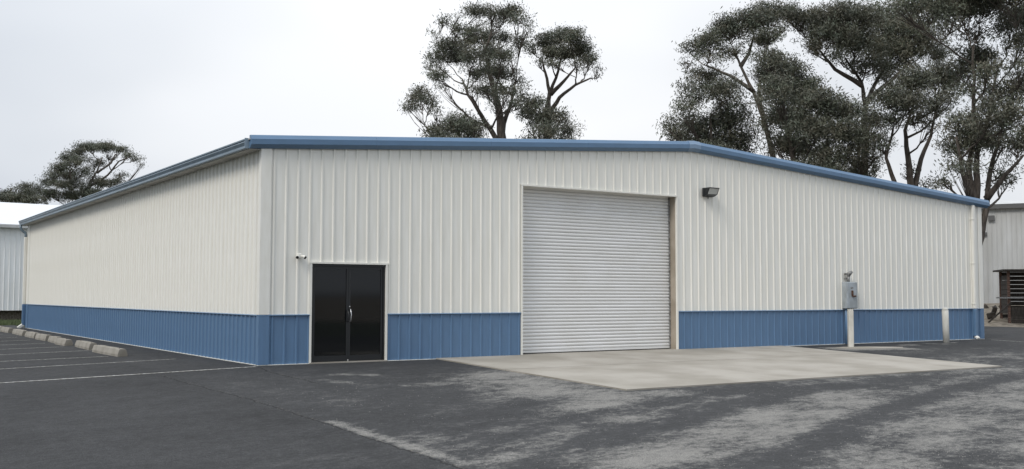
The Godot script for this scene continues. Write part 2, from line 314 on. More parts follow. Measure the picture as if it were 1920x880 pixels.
# ---------------------------------------------------------------- sky
func make_sky() -> ImageTexture:
	var w := 1024
	var h := 512
	var n := FastNoiseLite.new()
	n.noise_type = FastNoiseLite.TYPE_SIMPLEX_SMOOTH
	n.seed = 21
	n.frequency = 0.42
	n.fractal_octaves = 5
	var im := Image.create(w, h, false, Image.FORMAT_RGBF)
	for j in h:
		var el := PI / 2 - (j + .5) / h * PI
		var y := sin(el)
		for i in w:
			var az := TAU * (i + .5) / w
			if y < -0.03:
				im.set_pixel(i, j, Color(.10, .10, .10))
				continue
			var s := maxf(y, 0.0)
			var d := Vector3(sin(az) * cos(el), s, -cos(az) * cos(el))
			var k := 1.0 / (s + .30)
			var c := n.get_noise_3d(d.x * k * .8, d.z * k * .8, 3.0) * .5 + .5
			var side := .5 + .5 * cos(az - deg_to_rad(62))
			# overcast: the zenith is brighter than the horizon; thinner and whiter to one side
			var v := (.465 + .235 * side * side) * (1.0 + 1.8 * s * s) * (.86 + .30 * smoothstep(.30, .68, c))
			var blue := (1.0 - side * side) * 1.1 + (1.0 - smoothstep(.3, .65, c)) * .6
			im.set_pixel(i, j, Color(v * (.99 - .10 * blue), v * (1.0 - .04 * blue), v * (1.015 + .045 * blue)))
	return ImageTexture.create_from_image(im)

# ---------------------------------------------------------------- yard texture
# pale dust and gravel lying on the asphalt: x, z, x, z ..., radius, amount
var DUST = [
	[[3.9, 4.3, 3.3, 6.3, 3.6, 8.4, 2.3, 10.2], 1.0, .95],
	[[1.7, 7.6, 2.6, 6.6, 4.4, 5.2], .5, .5],
	[[3.6, 8.8, 4.6, 8.3, 5.6, 8.5], .5, .75],
	[[-.4, 13.4, .9, 13.3, 3.6, 12.2, 6.2, 11.2, 8.4, 10.0], .75, 1.0],
	[[-1.6, 12.7, -.2, 11.6, 1.4, 10.8], .45, .6],
	[[1.6, 15.6, 4.0, 14.7, 8.0, 12.8, 12, 11.2, 17, 9.6], .8, .78],
	[[4.4, 16.6, 7.0, 15, 12, 13, 18, 11], 1.6, .7],
	[[5.6, 9.3, 8.5, 8.6, 13, 8.3, 18, 8.2], .4, .6], [[9, 10.6, 14, 9.3, 20, 8.4], .5, .6], [[18, 6, 26, 5], 1.0, .45],
	[[.75, 2.5, 1.5, 3.0], .18, .8], [[.1, 3.4, .5, 4.6], .12, .6], [[1.3, 5.1, 2.2, 5.0], .25, .55], [[-.6, 5.4, -1.0, 7.0], .3, .3],
	[[-1.95, 8.6, -1.95, 10.4, -2.0, 12.6], .10, 1.25],
	[[-1.6, 10.6, -1.4, 12.2], .4, .4],
	[[18.9, 1.45, 20.9, 2.0], .42, 2.2], [[22.4, 1.1, 23.1, 1.2], .10, 1.6], [[24.1, .9, 24.9, 1.4], .07, 1.8], [[25.5, .9, 26.5, 1.0], .05, 1.6],
	[[19.5, 3.0, 24, 3.4], .6, .3], [[24, 5, 30, 4], .9, .3],
]
var TRACKS = [
	[[-2.4, 13.8, 1.0, 11.95, 4.4, 10.35, 8.2, 9.0, 13.0, 8.4], .42, .9],
	[[-.6, 11.6, 1.6, 10.4, 4.6, 9.2, 8.0, 8.3], .35, .75],
	[[-.2, 15.3, 3.5, 13.55, 7.7, 11.7, 11.7, 10.3, 15.8, 9.2, 22, 8], .30, 1.0],
	[[-.2, 9.6, 1.4, 8.9, 3.0, 8.2], .3, .6],
	[[5.2, 16.8, 9, 14.4, 14, 12.2, 20, 10.6], .4, .5],
]
var CRACKS = [
	[-2.45, .8, -2.42, 2.0, -2.3, 3.6, -2.2, 5.2, -2.14, 6.7, -2.1, 8.4, -2.15, 10.4, -2.2, 12.9, -2.3, 16.0, -2.3, 24.0],
	[-.1, .3, -.3, 1.6, -.25, 2.4, -.2, 4.0],
]

func near_line(p: Vector2, l: Array) -> float:
	var best := 1e9
	for i in range(0, l.size() - 2, 2):
		var a := Vector2(l[i], l[i + 1])
		var b := Vector2(l[i + 2], l[i + 3])
		best = minf(best, p.distance_squared_to(Geometry2D.get_closest_point_to_segment(p, a, b)))
	return sqrt(best)

func yard_texture(x0: float, z0: float, wx: float, wz: float, px: float) -> ImageTexture:
	var w := int(wx / px)
	var h := int(wz / px)
	# slow fields on a coarse grid: dust, tracks, distance to a crack
	var cs := .2
	var cw := int(wx / cs) + 2
	var ch := int(wz / cs) + 2
	var field := Image.create(cw, ch, false, Image.FORMAT_RGBF)
	for j in ch:
		for i in cw:
			var p := Vector2(x0 + (i + .5) * wx / cw, z0 + (j + .5) * wz / ch)
			var d := .34 * smoothstep(-1.0, 9.0, p.x + p.y * 1.2 - 8.0) * smoothstep(3.0, 9.0, p.y) + .12 * smoothstep(-2.3, -1.5, p.x) * smoothstep(0.0, 3.0, p.y)
			if p.y > 0.0:
				for s in DUST:
					var r: float = s[1]
					var q := near_line(p, s[0])
					if q < r * 2.2:
						d = maxf(d, s[2] * (1.0 - smoothstep(r * .35, r * 2.2, q)))
			var t := 0.0
			if p.y > 6.0:
				for s in TRACKS:
					t = maxf(t, s[2] * (1.0 - smoothstep(s[1] * .5, s[1] * 1.5, near_line(p, s[0]))))
			var newer := 1.0 - smoothstep(-2.35, -2.1, p.x)
			field.set_pixel(i, j, Color(d, t, newer))
	field.resize(w, h, Image.INTERPOLATE_BILINEAR)
	var f := field.get_data().to_float32_array()
	var n1 := FastNoiseLite.new()
	n1.seed = 4
	n1.frequency = .9
	n1.fractal_octaves = 5
	n1.fractal_gain = .85
	var n2 := FastNoiseLite.new()
	n2.seed = 9
	n2.frequency = .16
	n2.fractal_octaves = 4
	var n3 := FastNoiseLite.new()
	n3.seed = 15
	n3.frequency = 5.0
	n3.fractal_octaves = 2
	n3.fractal_gain = .8
	var out := PackedByteArray()
	out.resize(w * h * 3)
	var white := RandomNumberGenerator.new()
	white.seed = 77
	var o := 0
	var lut := PackedByteArray()
	for i in 1024:
		lut.append(int(255.0 * Color(i / 1023.0, 0, 0).linear_to_srgb().r + .5))
	for j in h:
		var z := z0 + (j + .5) * wz / h
		for i in w:
			var x := x0 + (i + .5) * wx / w
			var a := n1.get_noise_2d((x * .95 - z * .31) * .5, x * .31 + z * .95) * 1.25
			var b := n2.get_noise_2d(x, z)
			var d := f[o]
			var t := f[o + 1]
			var newer := f[o + 2]
			var grit := white.randf()
			var e := n3.get_noise_2d((x * .95 - z * .31) * .6, x * .31 + z * .95)
			var p := e * .38 + d * 1.15 - t * .62 - .34 + a * 1.05 + b * .40
			var cover := clampf(p * .85 + (grit - .5) * .75, 0.0, 1.0) * minf(1.0, d * 2.2) * clampf(p * 2.0 + .55, 0.0, 1.0)
			var g := .058 - .010 * newer + .012 * e + .014 * b + .016 * a + .014 * d - .006 * t
			g *= .70 + .60 * white.randf()
			if white.randf() > .998:
				g += .08
			var k := cover * .92
			out[o] = lut[int(clampf(lerpf(g, .335, k), 0, 1) * 1023)]
			out[o + 1] = lut[int(clampf(lerpf(g * 1.01, .322, k), 0, 1) * 1023)]
			out[o + 2] = lut[int(clampf(lerpf(g * 1.035, .296, k), 0, 1) * 1023)]
			o += 3
	# cracks: dark hairlines with pale crumbs beside them
	for c in CRACKS:
		for s in range(0, c.size() - 2, 2):
			var a := Vector2(c[s], c[s + 1])
			var b := Vector2(c[s + 2], c[s + 3])
			var steps := int(a.distance_to(b) / (px * .5))
			for k in steps:
				var p := a.lerp(b, float(k) / steps)
				p.x += .10 * n1.get_noise_2d(p.y * .8, 40.0) + .03 * n1.get_noise_2d(p.y * 4.0, 80.0)
				var i := int((p.x - x0) / wx * w)
				var j := int((p.y - z0) / wz * h)
				if i < 1 or j < 0 or i >= w - 4 or j >= h:
					continue
				if n1.get_noise_2d(p.y * 1.5, 120.0) > -.25:
					for e in 3:
						out[(j * w + i) * 3 + e] = 22
				if white.randf() < .10:
					var q := (j * w + i + 1 + white.randi() % 3) * 3
					out[q] = 128
					out[q + 1] = 122
					out[q + 2] = 112
	return ImageTexture.create_from_image(Image.create_from_data(w, h, false, Image.FORMAT_RGB8, out))

func yard_sheet(called: String, x0: float, z0: float, wx: float, wz: float, px: float, cell: float, grain: Texture2D) -> void:
	var m := mat(called, Color(1, 1, 1), .88)
	m.albedo_texture = yard_texture(x0, z0, wx, wz, px)
	m.metallic_specular = .35
	m.detail_enabled = true
	m.detail_blend_mode = BaseMaterial3D.BLEND_MODE_MUL
	m.detail_uv_layer = BaseMaterial3D.DETAIL_UV_2
	m.detail_albedo = grain
	m.uv2_scale = Vector3(1, 1, 1)
	var st := SurfaceTool.new()
	st.begin(Mesh.PRIMITIVE_TRIANGLES)
	var nx := int(ceil(wx / cell))
	var nz := int(ceil(wz / cell))
	for j in nz + 1:
		for i in nx + 1:
			var u := float(i) / nx
			var v := float(j) / nz
			var x := x0 + u * wx
			var z := z0 + v * wz
			st.set_uv(Vector2(u, v))
			st.set_uv2(Vector2(x, z) / 1.7)
			st.add_vertex(on_ground(x, z))
	for j in nz:
		for i in nx:
			var a := j * (nx + 1) + i
			for k in [a, a + 1, a + nx + 2, a, a + nx + 2, a + nx + 1]:
				st.add_index(k)
	structure(called, st, m)

func make_ground() -> void:
	var grain := noise_tex(512, .16, Color(.6, .6, .6), Color(1, 1, 1), 31, 3)
	yard_sheet("asphalt_yard", -13, -1, 46, 26, .0225, .5, grain)
	yard_sheet("asphalt_parking_lot", -28, -38, 28.2, 37, .06, .5, grain)
	yard_sheet("asphalt_side_yard", 28.8, -14, 16.2, 13, .1, 1.0, grain)
	yard_sheet("asphalt_road", 33, -1, 12, 26, .1, 1.0, grain)
	# the land around, to the horizon
	var st := SurfaceTool.new()
	st.begin(Mesh.PRIMITIVE_TRIANGLES)
	var xs := []
	for i in range(-30, 31):
		xs.append(3.0 * i + signf(i) * pow(maxf(0, absf(i) - 20) / 10.0, 3) * 900.0)
	var n := FastNoiseLite.new()
	n.frequency = .08
	for j in xs.size():
		for i in xs.size():
			var x: float = xs[i] + 15.0
			var z: float = xs[j] - 15.0
			var b := bank(x, z)
			var y := gy(x, z) - .06 + b * (1.0 + .12 * n.get_noise_2d(x * 4, z * 4))
			var dirt := clampf(b * 1.5 + smoothstep(34.0, 42.0, x + .2 * z), 0, 1)
			st.set_color(Color(.062, .075, .035).lerp(Color(.32, .275, .22), dirt))
			st.add_vertex(Vector3(x, y, z))
	var w := xs.size()
	for j in w - 1:
		for i in w - 1:
			var a := j * w + i
			for k in [a, a + 1, a + w + 1, a, a + w + 1, a + w]:
				st.add_index(k)
	var m := mat("land", Color(1, 1, 1), .95, noise_tex(512, .03, Color(.62, .60, .56), Color(1, 1, 1), 12, 5), Vector3(.12, .12, .12))
	m.vertex_color_use_as_albedo = true
	structure("ground", st, m)

func make_apron() -> void:
	# two pours of concrete with a joint between, 3 cm proud of the asphalt
	for p in [[0.02, 3.275], [3.31, 7.65]]:
		var st := start()
		var n := 8
		var lo := []
		var top := []
		for k in n + 1:
			var z := lerpf(p[0], p[1], float(k) / n)
			top.append([Vector3(4.72, gy(5, z) + .03, z), Vector3(17.65, gy(5, z) + .03, z)])
			lo.append([Vector3(4.72, gy(5, z) - .1, z), Vector3(17.65, gy(5, z) - .1, z)])
		for k in n:
			quad(st, top[k][0], top[k][1], top[k + 1][1], top[k + 1][0])
			quad(st, lo[k][0], top[k][0], top[k + 1][0], lo[k + 1][0])
			quad(st, lo[k + 1][1], top[k + 1][1], top[k][1], lo[k][1])
		quad(st, lo[n][0], top[n][0], top[n][1], lo[n][1])
		quad(st, lo[0][1], top[0][1], top[0][0], lo[0][0])
		structure("concrete_apron", st, M.concrete)

func make_markings() -> void:
	# a rough patch of concrete at the foot of the first bollard
	var f := start()
	var rim := [Vector2(18.75, 1.2), Vector2(19.6, .95), Vector2(20.5, 1.15), Vector2(21.6, 1.75), Vector2(21.3, 2.0), Vector2(20.2, 1.95), Vector2(19.1, 1.75)]
	for k in range(1, rim.size() - 1):
		for q in [rim[0], rim[k], rim[k + 1]]:
			f.add_vertex(on_ground(q.x, q.y, .008))
	structure("concrete_patch", f, M.concrete)
	# x at the wall end, z at the wall end, x far, z far
	var lines := [[-.15, .22, -13, .62], [-.85, -3.8, -13, -3.15], [-1.95, -6.35, -13, -7.0], [-1.6, -9.75, -13, -9.4], [-1.95, -12.6, -13, -13.4], [-2.0, -15.6, -13, -15.8], [-2.0, -18.6, -13, -18.8], [-2.0, -21.6, -13, -21.8], [-2.0, -25.4, -13, -25.5], [-2.0, -28.6, -13, -28.8]]
	lines.append([28.75, .5, 28.95, 1.9])
	for l in lines:
		var st := start()
		var a := Vector2(l[0], l[1])
		var b := Vector2(l[2], l[3])
		var side := (b - a).orthogonal().normalized() * .042
		var n := 14
		for k in n:
			var p := a.lerp(b, float(k) / n)
			var q := a.lerp(b, float(k + 1) / n)
			var wob := side * (1.0 + .12 * sin(k * 2.3))
			var c := [p - wob, q - wob, q + wob, p + wob]
			quad(st, on_ground(c[0].x, c[0].y, .005), on_ground(c[1].x, c[1].y, .005), on_ground(c[2].x, c[2].y, .005), on_ground(c[3].x, c[3].y, .005))
		structure("painted_line", st, M.paint)

# ---------------------------------------------------------------- warehouse
func eave(x: float) -> float:
	# underside of the rake trim
	return lerpf(5.07, 6.10, (x + .33) / (RIDGE + .33)) if x < RIDGE else lerpf(6.10, 5.09, (x - RIDGE) / (29.42 - RIDGE))

const HOLES := [[1.24, 3.29, 2.44], [7.37, 13.12, 4.70]]

# break points of a sheet with a rib every foot: [along, out]
func ribs(a: float, b: float, tall := .036) -> Array:
	var out := [[a, 0.0]]
	for k in range(int(floor(a / PITCH)) - 1, int(ceil(b / PITCH)) + 2):
		var c := k * PITCH
		for e in [[-.034, 0.0], [-.015, tall], [.015, tall], [.034, 0.0]]:
			if c + e[0] > a + .001 and c + e[0] < b - .001:
				out.append([c + e[0], e[1]])
	out.append([b, 0.0])
	if fposmod(a + PITCH / 2, PITCH) - PITCH / 2 < .034 and absf(fposmod(a + PITCH / 2, PITCH) - PITCH / 2) < .034:
		out[0][1] = .030 if absf(fposmod(a + PITCH / 2, PITCH) - PITCH / 2) < .014 else .015
	return out

func out_at(prof: Array, x: float) -> float:
	for i in prof.size() - 1:
		if x <= prof[i + 1][0]:
			return lerpf(prof[i][1], prof[i + 1][1], clampf((x - prof[i][0]) / maxf(1e-6, prof[i + 1][0] - prof[i][0]), 0, 1))
	return 0.0

func front_panel(a: float, b: float, low: bool) -> SurfaceTool:
	var prof := ribs(a, b, .026)
	var cuts := []
	for p in prof:
		cuts.append(p[0])
	for hole in HOLES:
		for e in [hole[0], hole[1]]:
			if e > a and e < b:
				cuts.append(e)
	if RIDGE > a and RIDGE < b:
		cuts.append(RIDGE)
	cuts.sort()
	var st := start()
	var any := false
	for i in cuts.size() - 1:
		var x0: float = cuts[i]
		var x1: float = cuts[i + 1]
		if x1 - x0 < 1e-4:
			continue
		var bottom := .012 if low else BAND + .012
		var t0 := BAND - .012 if low else eave(x0) + .06
		var t1 := BAND - .012 if low else eave(x1) + .06
		for hole in HOLES:
			if (x0 + x1) / 2 > hole[0] and (x0 + x1) / 2 < hole[1]:
				bottom = maxf(bottom, hole[2])
		if bottom >= t0:
			continue
		var z0 := out_at(prof, x0)
		var z1 := out_at(prof, x1)
		quad(st, Vector3(x0, bottom, z0), Vector3(x0, t0, z0), Vector3(x1, t1, z1), Vector3(x1, bottom, z1))
		any = true
	return st if any else null

# a run of sheet of one height, from the origin along +x, ribs towards +z
func sheet_run(width: float, y0: float, y1: float) -> ArrayMesh:
	var st := start()
	var prof := ribs(-PITCH / 2, width - PITCH / 2)
	for i in prof.size() - 1:
		quad(st, Vector3(prof[i][0], y0, prof[i][1]), Vector3(prof[i][0], y1, prof[i][1]), Vector3(prof[i + 1][0], y1, prof[i + 1][1]), Vector3(prof[i + 1][0], y0, prof[i + 1][1]))
	return mesh_of(st)

func along(x: float, y: float, angle := 0.0, z := 0.0) -> Transform3D:
	return Transform3D(Basis(Vector3.BACK, angle), Vector3(x, y, z))

func make_warehouse() -> void:
	var w := thing("warehouse", "long low cream steel warehouse with blue lower band and blue roof trim", "warehouse")
	# front wall
	var fw := node("front_wall", w)
	var lw := node("front_wainscot", w)
	var x := .17
	while x < FRONT - .15:
		var b := minf(ceil((x + .3) / (3 * PITCH)) * 3 * PITCH - PITCH / 2, FRONT - .12)
		if b - x < .3:
			b = minf(b + 3 * PITCH, FRONT - .12)
		var st := front_panel(x, b, false)
		if st:
			part("wall_panel", st, M.cream, fw)
		st = front_panel(x, b, true)
		if st:
			part("wainscot_panel", st, M.blue, lw)
		x = b
	# side wall: shared panels
	var sw := node("side_wall", w)
	var slw := node("side_wainscot", w)
	var up := sheet_run(3 * PITCH, BAND + .012, 5.09)
	var dn := sheet_run(3 * PITCH, .012, BAND - .012)
	var count := int((SIDE - .2) / (3 * PITCH))
	for k in count:
		var zz := -.12 - PITCH / 2 - k * 3 * PITCH
		for e in [["wall_panel", up, M.cream, sw], ["wainscot_panel", dn, M.blue, slw]]:
			var o := put(e[0], e[1], e[2], e[3], Vector3(0, 0, zz - 2 * PITCH))
			o.rotation.y = -PI / 2
	var last := count * 3 * PITCH + .12
	# right and rear walls, out of sight
	var st := start()
	box(st, Vector3(FRONT - .05, 0, -SIDE), Vector3(FRONT, 5.1, -.05))
	part("right_wall", st, M.cream, w)
	st = start()
	box(st, Vector3(.05, 0, -SIDE), Vector3(FRONT - .06, 5.05, -SIDE + .05))
	for s in [[.05, RIDGE, 5.05, 6.1], [RIDGE, FRONT - .06, 6.1, 5.05]]:
		quad(st, Vector3(s[0], 5.05, -SIDE), Vector3(s[1], 5.05, -SIDE), Vector3(s[1], s[3], -SIDE), Vector3(s[0], s[2], -SIDE))
	part("rear_wall", st, M.cream, w)
	st = start()
	box(st, Vector3(.06, -.2, -SIDE + .06), Vector3(FRONT - .06, .004, -.02))
	part("floor", st, M.floor, w)
	# corner trims: cream above, blue below
	for e in [[BAND + .014, eave(0) + .02, M.cream_trim], [.014, BAND - .014, M.blue]]:
		st = start()
		var y0: float = e[0]
		var y1: float = e[1]
		var prof := [Vector2(-.035, -.12), Vector2(-.042, -.115), Vector2(-.042, .036), Vector2(-.036, .042), Vector2(.215, .042), Vector2(.222, .036), Vector2(.25, .012)]
		for i in prof.size() - 1:
			quad(st, Vector3(prof[i].x, y0, prof[i].y), Vector3(prof[i].x, y1, prof[i].y), Vector3(prof[i + 1].x, y1, prof[i + 1].y), Vector3(prof[i + 1].x, y0, prof[i + 1].y))
		part("corner_trim", st, e[2], w)
		st = start()
		var yr := eave(FRONT) + .02 if y0 > 1.0 else y1
		prof = [Vector2(FRONT - .20, .01), Vector2(FRONT - .17, .04), Vector2(FRONT + .03, .042), Vector2(FRONT + .042, .03), Vector2(FRONT + .042, -.15)]
		for i in prof.size() - 1:
			quad(st, Vector3(prof[i].x, y0, prof[i].y), Vector3(prof[i].x, yr, prof[i].y), Vector3(prof[i + 1].x, yr, prof[i + 1].y), Vector3(prof[i + 1].x, y0, prof[i + 1].y))
		part("corner_trim", st, e[2], w)
		# far end of the side wall
		st = start()
		box(st, Vector3(-.045, y0, -SIDE - .03), Vector3(-.002, minf(y1, 5.08), -last + .03))
		part("corner_trim", st, e[2], w)
	# ledge between the two colours, and the pale base angle
	for run in [[.0, 1.235], [3.295, 7.365], [13.125, FRONT]]:
		st = start()
		var a: float = run[0] - (.05 if run[0] == 0.0 else 0.0)
		var b: float = run[1] + (.045 if run[1] == FRONT else 0.0)
		sweep(st, [Vector2(.0, -.012), Vector2(.046, -.012), Vector2(.05, -.004), Vector2(.034, .012), Vector2(0, .014)], [along(a, BAND), along(b, BAND)])
		part("wainscot_ledge", st, M.blue_trim, w)
		st = start()
		box(st, Vector3(a, -.06, .0), Vector3(b, .012, .036))
		part("base_angle", st, M.cream_trim, w)
	st = start()
	sweep(st, [Vector2(.0, -.012), Vector2(.046, -.012), Vector2(.05, -.004), Vector2(.034, .012), Vector2(0, .014)], [Transform3D(Basis(Vector3.UP, -PI / 2), Vector3(0, BAND, -SIDE)), Transform3D(Basis(Vector3.UP, -PI / 2), Vector3(0, BAND, -.05))])
	part("wainscot_ledge", st, M.blue_trim, w)
	st = start()
	box(st, Vector3(-.036, -.06, -SIDE), Vector3(0, .012, -.01))
	part("base_angle", st, M.cream_trim, w)
	# roof: two slopes of sheet
	for s in [[-.36, 5.30, RIDGE, 6.355], [RIDGE, 6.355, 29.44, 5.32]]:
		st = start()
		var d := Vector3(0, .03, 0)
		var c := [Vector3(s[0], s[1], .12), Vector3(s[2], s[3], .12), Vector3(s[2], s[3], -SIDE - .3), Vector3(s[0], s[1], -SIDE - .3)]
		quad(st, c[3], c[2], c[1], c[0])
		quad(st, c[0] - d, c[1] - d, c[2] - d, c[3] - d)
		quad(st, c[0] - d, c[0], c[1], c[1] - d)
		quad(st, c[3] - d, c[3], c[0], c[0] - d)
		part("roof_slope", st, M.roof, w)
	# rake trim up to the ridge and down again
	var rp := [Vector2(.036, .0), Vector2(.06, -.004), Vector2(.165, .078), Vector2(.175, .088), Vector2(.182, .212), Vector2(.174, .222), Vector2(.128, .306), Vector2(.11, .312), Vector2(.036, .312)]
	var a1 := atan2(1.03, RIDGE + .33)
	var a2 := -atan2(1.01, 29.42 - RIDGE)
	var joints := [-.33, 2.9, 6.3, 9.6, RIDGE - .2]
	for k in joints.size() - 1:
		st = start()
		sweep(st, rp, [along(joints[k], eave(joints[k]), 0), along(joints[k + 1] - .004, eave(joints[k + 1] - .004), 0)])
		part("rake_trim", st, M.blue_trim, w)
	joints = [RIDGE + .2, 17.2, 20.6, 24.0, 27.2, 29.42]
	for k in joints.size() - 1:
		st = start()
		sweep(st, rp, [along(joints[k], eave(joints[k]), 0), along(joints[k + 1] - .004, eave(joints[k + 1] - .004), 0)])
		part("rake_trim", st, M.blue_trim, w)
	st = start()
	var cap := []
	for p in rp:
		cap.append(Vector2(p.x + (.012 if p.x > .05 else 0.0), p.y + (.014 if p.y > .25 else -.004 if p.y < .05 else 0.0)))
	sweep(st, cap, [along(RIDGE - .24, eave(RIDGE - .24)), along(RIDGE, eave(RIDGE) + .002), along(RIDGE + .24, eave(RIDGE + .24))])
	part("ridge_cap", st, mat("ridge_cap", Color(.17, .25, .36), .32), w)
	# gutter and soffit along the side
	st = start()
	var gp := [Vector2(.30, 5.075), Vector2(.385, 5.075), Vector2(.395, 5.085), Vector2(.400, 5.125), Vector2(.378, 5.135), Vector2(.378, 5.147), Vector2(.425, 5.215), Vector2(.425, 5.235), Vector2(.405, 5.243), Vector2(.405, 5.255), Vector2(.435, 5.262), Vector2(.44, 5.29), Vector2(.425, 5.30), Vector2(.41, 5.29), Vector2(.39, 5.20), Vector2(.36, 5.10), Vector2(.31, 5.10), Vector2(.30, 5.27)]
	var turn := Basis(Vector3.UP, -PI / 2)
	sweep(st, gp, [Transform3D(turn, Vector3(0, 0, -SIDE - .25)), Transform3D(turn, Vector3(0, 0, .02))])
	part("gutter", st, M.gutter, w)
	st = start()
	box(st, Vector3(-.315, 5.062, -SIDE - .25), Vector3(-.0, 5.074, .03))
	part("soffit", st, M.soffit, w)
	st = start()
	box(st, Vector3(-.44, 5.07, .021), Vector3(-.31, 5.31, .034))
	part("gutter_end", st, M.gutter, w)
	make_downspouts(w)
	make_entrance(w)
	make_roller_door(w)

func make_downspouts(w: Node3D) -> void:
	# far end of the side wall: an elbow back to the wall, cream above and blue below
	var z := -SIDE + .02
	var st := start(false)
	tube(st, [Vector3(-.36, 5.08, z), Vector3(-.36, 4.96, z), Vector3(-.31, 4.84, z), Vector3(-.22, 4.76, z), Vector3(-.15, 4.71, z), Vector3(-.12, 4.62, z), Vector3(-.12, 4.5, z)], [.062, .062, .062, .062, .062, .062, .062], 10)
	var d := part("downspout", st, M.gutter, w)
	d.set_meta("label", "far downspout with an elbow under the gutter")
	st = start()
	soft_box(st, Vector3(-.19, BAND, z - .06), Vector3(-.05, 4.5, z + .06), .02)
	part("downspout", st, M.cream_trim, w)
	st = start()
	soft_box(st, Vector3(-.195, .12, z - .065), Vector3(-.05, BAND, z + .065), .02)
	part("downspout", st, M.blue, w)
	st = start()
	soft_box(st, Vector3(-.07, -.06, -.065), Vector3(.075, .28, .065), .02, Transform3D(Basis(Vector3.BACK, -.95), Vector3(-.32, .03, z)))
	part("downspout_shoe", st, M.cream_trim, w)
	# right corner of the front wall
	st = start()
	soft_box(st, Vector3(28.32, BAND, .032), Vector3(28.47, 5.16, .15), .02)
	part("downspout", st, M.cream_trim, w)
	st = start()
	soft_box(st, Vector3(28.315, .12, .032), Vector3(28.475, BAND, .155), .02)
	part("downspout", st, M.blue_trim, w)
	st = start()
	soft_box(st, Vector3(-.07, -.03, -.05), Vector3(.07, .13, .05), .02, Transform3D(Basis(Vector3.RIGHT, -1.0), Vector3(28.395, .05, .20)))
	part("downspout_shoe", st, M.cream_trim, w)
	for y in [4.6, 2.9, 1.35]:
		st = start()
		box(st, Vector3(28.30, y, .03), Vector3(28.49, y + .03, .156))
		part("downspout_strap", st, M.cream_trim, w)

func make_entrance(w: Node3D) -> void:
	var e := node("entrance_door", w)
	var x0 := 1.28
	var x1 := 3.25
	var top := 2.40
	# cream reveal round the opening
	var st := start()
	box(st, Vector3(x0 - .055, 0.0, -.13), Vector3(x0 - .003, top + .004, .046))
	part("jamb_trim", st, M.cream_trim, e)
	st = start()
	box(st, Vector3(x1 + .003, 0.0, -.13), Vector3(x1 + .055, top + .004, .046))
	part("jamb_trim", st, M.cream_trim, e)
	st = start()
	box(st, Vector3(x0 - .065, top + .006, -.13), Vector3(x1 + .065, top + .05, .05))
	part("head_trim", st, M.cream_trim, e)
	st = start()
	box(st, Vector3(x0 - .05, -.03, -.12), Vector3(x1 + .05, .025, .075))
	part("threshold", st, M.concrete, e)
	# aluminium frame
	st = start()
	box(st, Vector3(x0, .025, -.10), Vector3(x0 + .045, top, .0))
	box(st, Vector3(x1 - .045, .025, -.10), Vector3(x1, top, .0))
	box(st, Vector3(x0 + .045, top - .05, -.10), Vector3(x1 - .045, top, -.002))
	part("door_frame", st, M.black_metal, e)
	var mid := (x0 + x1) / 2
	for s in [[x0 + .05, mid - .003], [mid + .003, x1 - .05]]:
		var a: float = s[0]
		var b: float = s[1]
		st = start()
		box(st, Vector3(a, .035, -.07), Vector3(a + .052, top - .055, -.026))
		box(st, Vector3(b - .052, .035, -.07), Vector3(b, top - .055, -.026))
		box(st, Vector3(a + .052, .035, -.068), Vector3(b - .052, .17, -.028))
		box(st, Vector3(a + .052, top - .115, -.068), Vector3(b - .052, top - .055, -.028))
		part("door_leaf", st, M.black_metal, e)
		st = start()
		box(st, Vector3(a + .05, .168, -.052), Vector3(b - .05, top - .113, -.044))
		part("glass_pane", st, M.glass, e)
	# pull handles, lock and the panic bars behind the glass
	for s in [[mid + .035, .30, M.steel], [mid - .035, .26, M.black_metal]]:
		st = start(false)
		var hx: float = s[0]
		tube(st, [Vector3(hx, 1.0, -.026), Vector3(hx, 1.0, .03), Vector3(hx + .004, 1.04, .045), Vector3(hx + .012, 1.0 + s[1] * .6, .05), Vector3(hx, 1.0 + s[1], .03), Vector3(hx, 1.0 + s[1], -.026)], [.011, .012, .014, .015, .012, .011], 8)
		part("pull_handle", st, s[2], e)
	st = start(false)
	tube(st, [Vector3(mid + .035, 1.36, -.03), Vector3(mid + .035, 1.36, -.012)], [.02, .018], 10)
	part("lock", st, M.steel, e)
	for s in [[mid + .07, x1 - .10], [x0 + .11, mid - .07]]:
		st = start()
		box(st, Vector3(s[0], 1.045, -.125), Vector3(s[1], 1.085, -.085))
		box(st, Vector3(s[0], 1.03, -.10), Vector3(s[0] + .05, 1.10, -.071))
		box(st, Vector3(s[1] - .05, 1.03, -.10), Vector3(s[1], 1.10, -.071))
		part("panic_bar", st, M.zinc, e)
	st = start(false)
	tube(st, [Vector3(mid, .05, -.03), Vector3(mid, .05, -.005)], [.018, .016], 8)
	part("floor_bolt", st, M.steel, e)

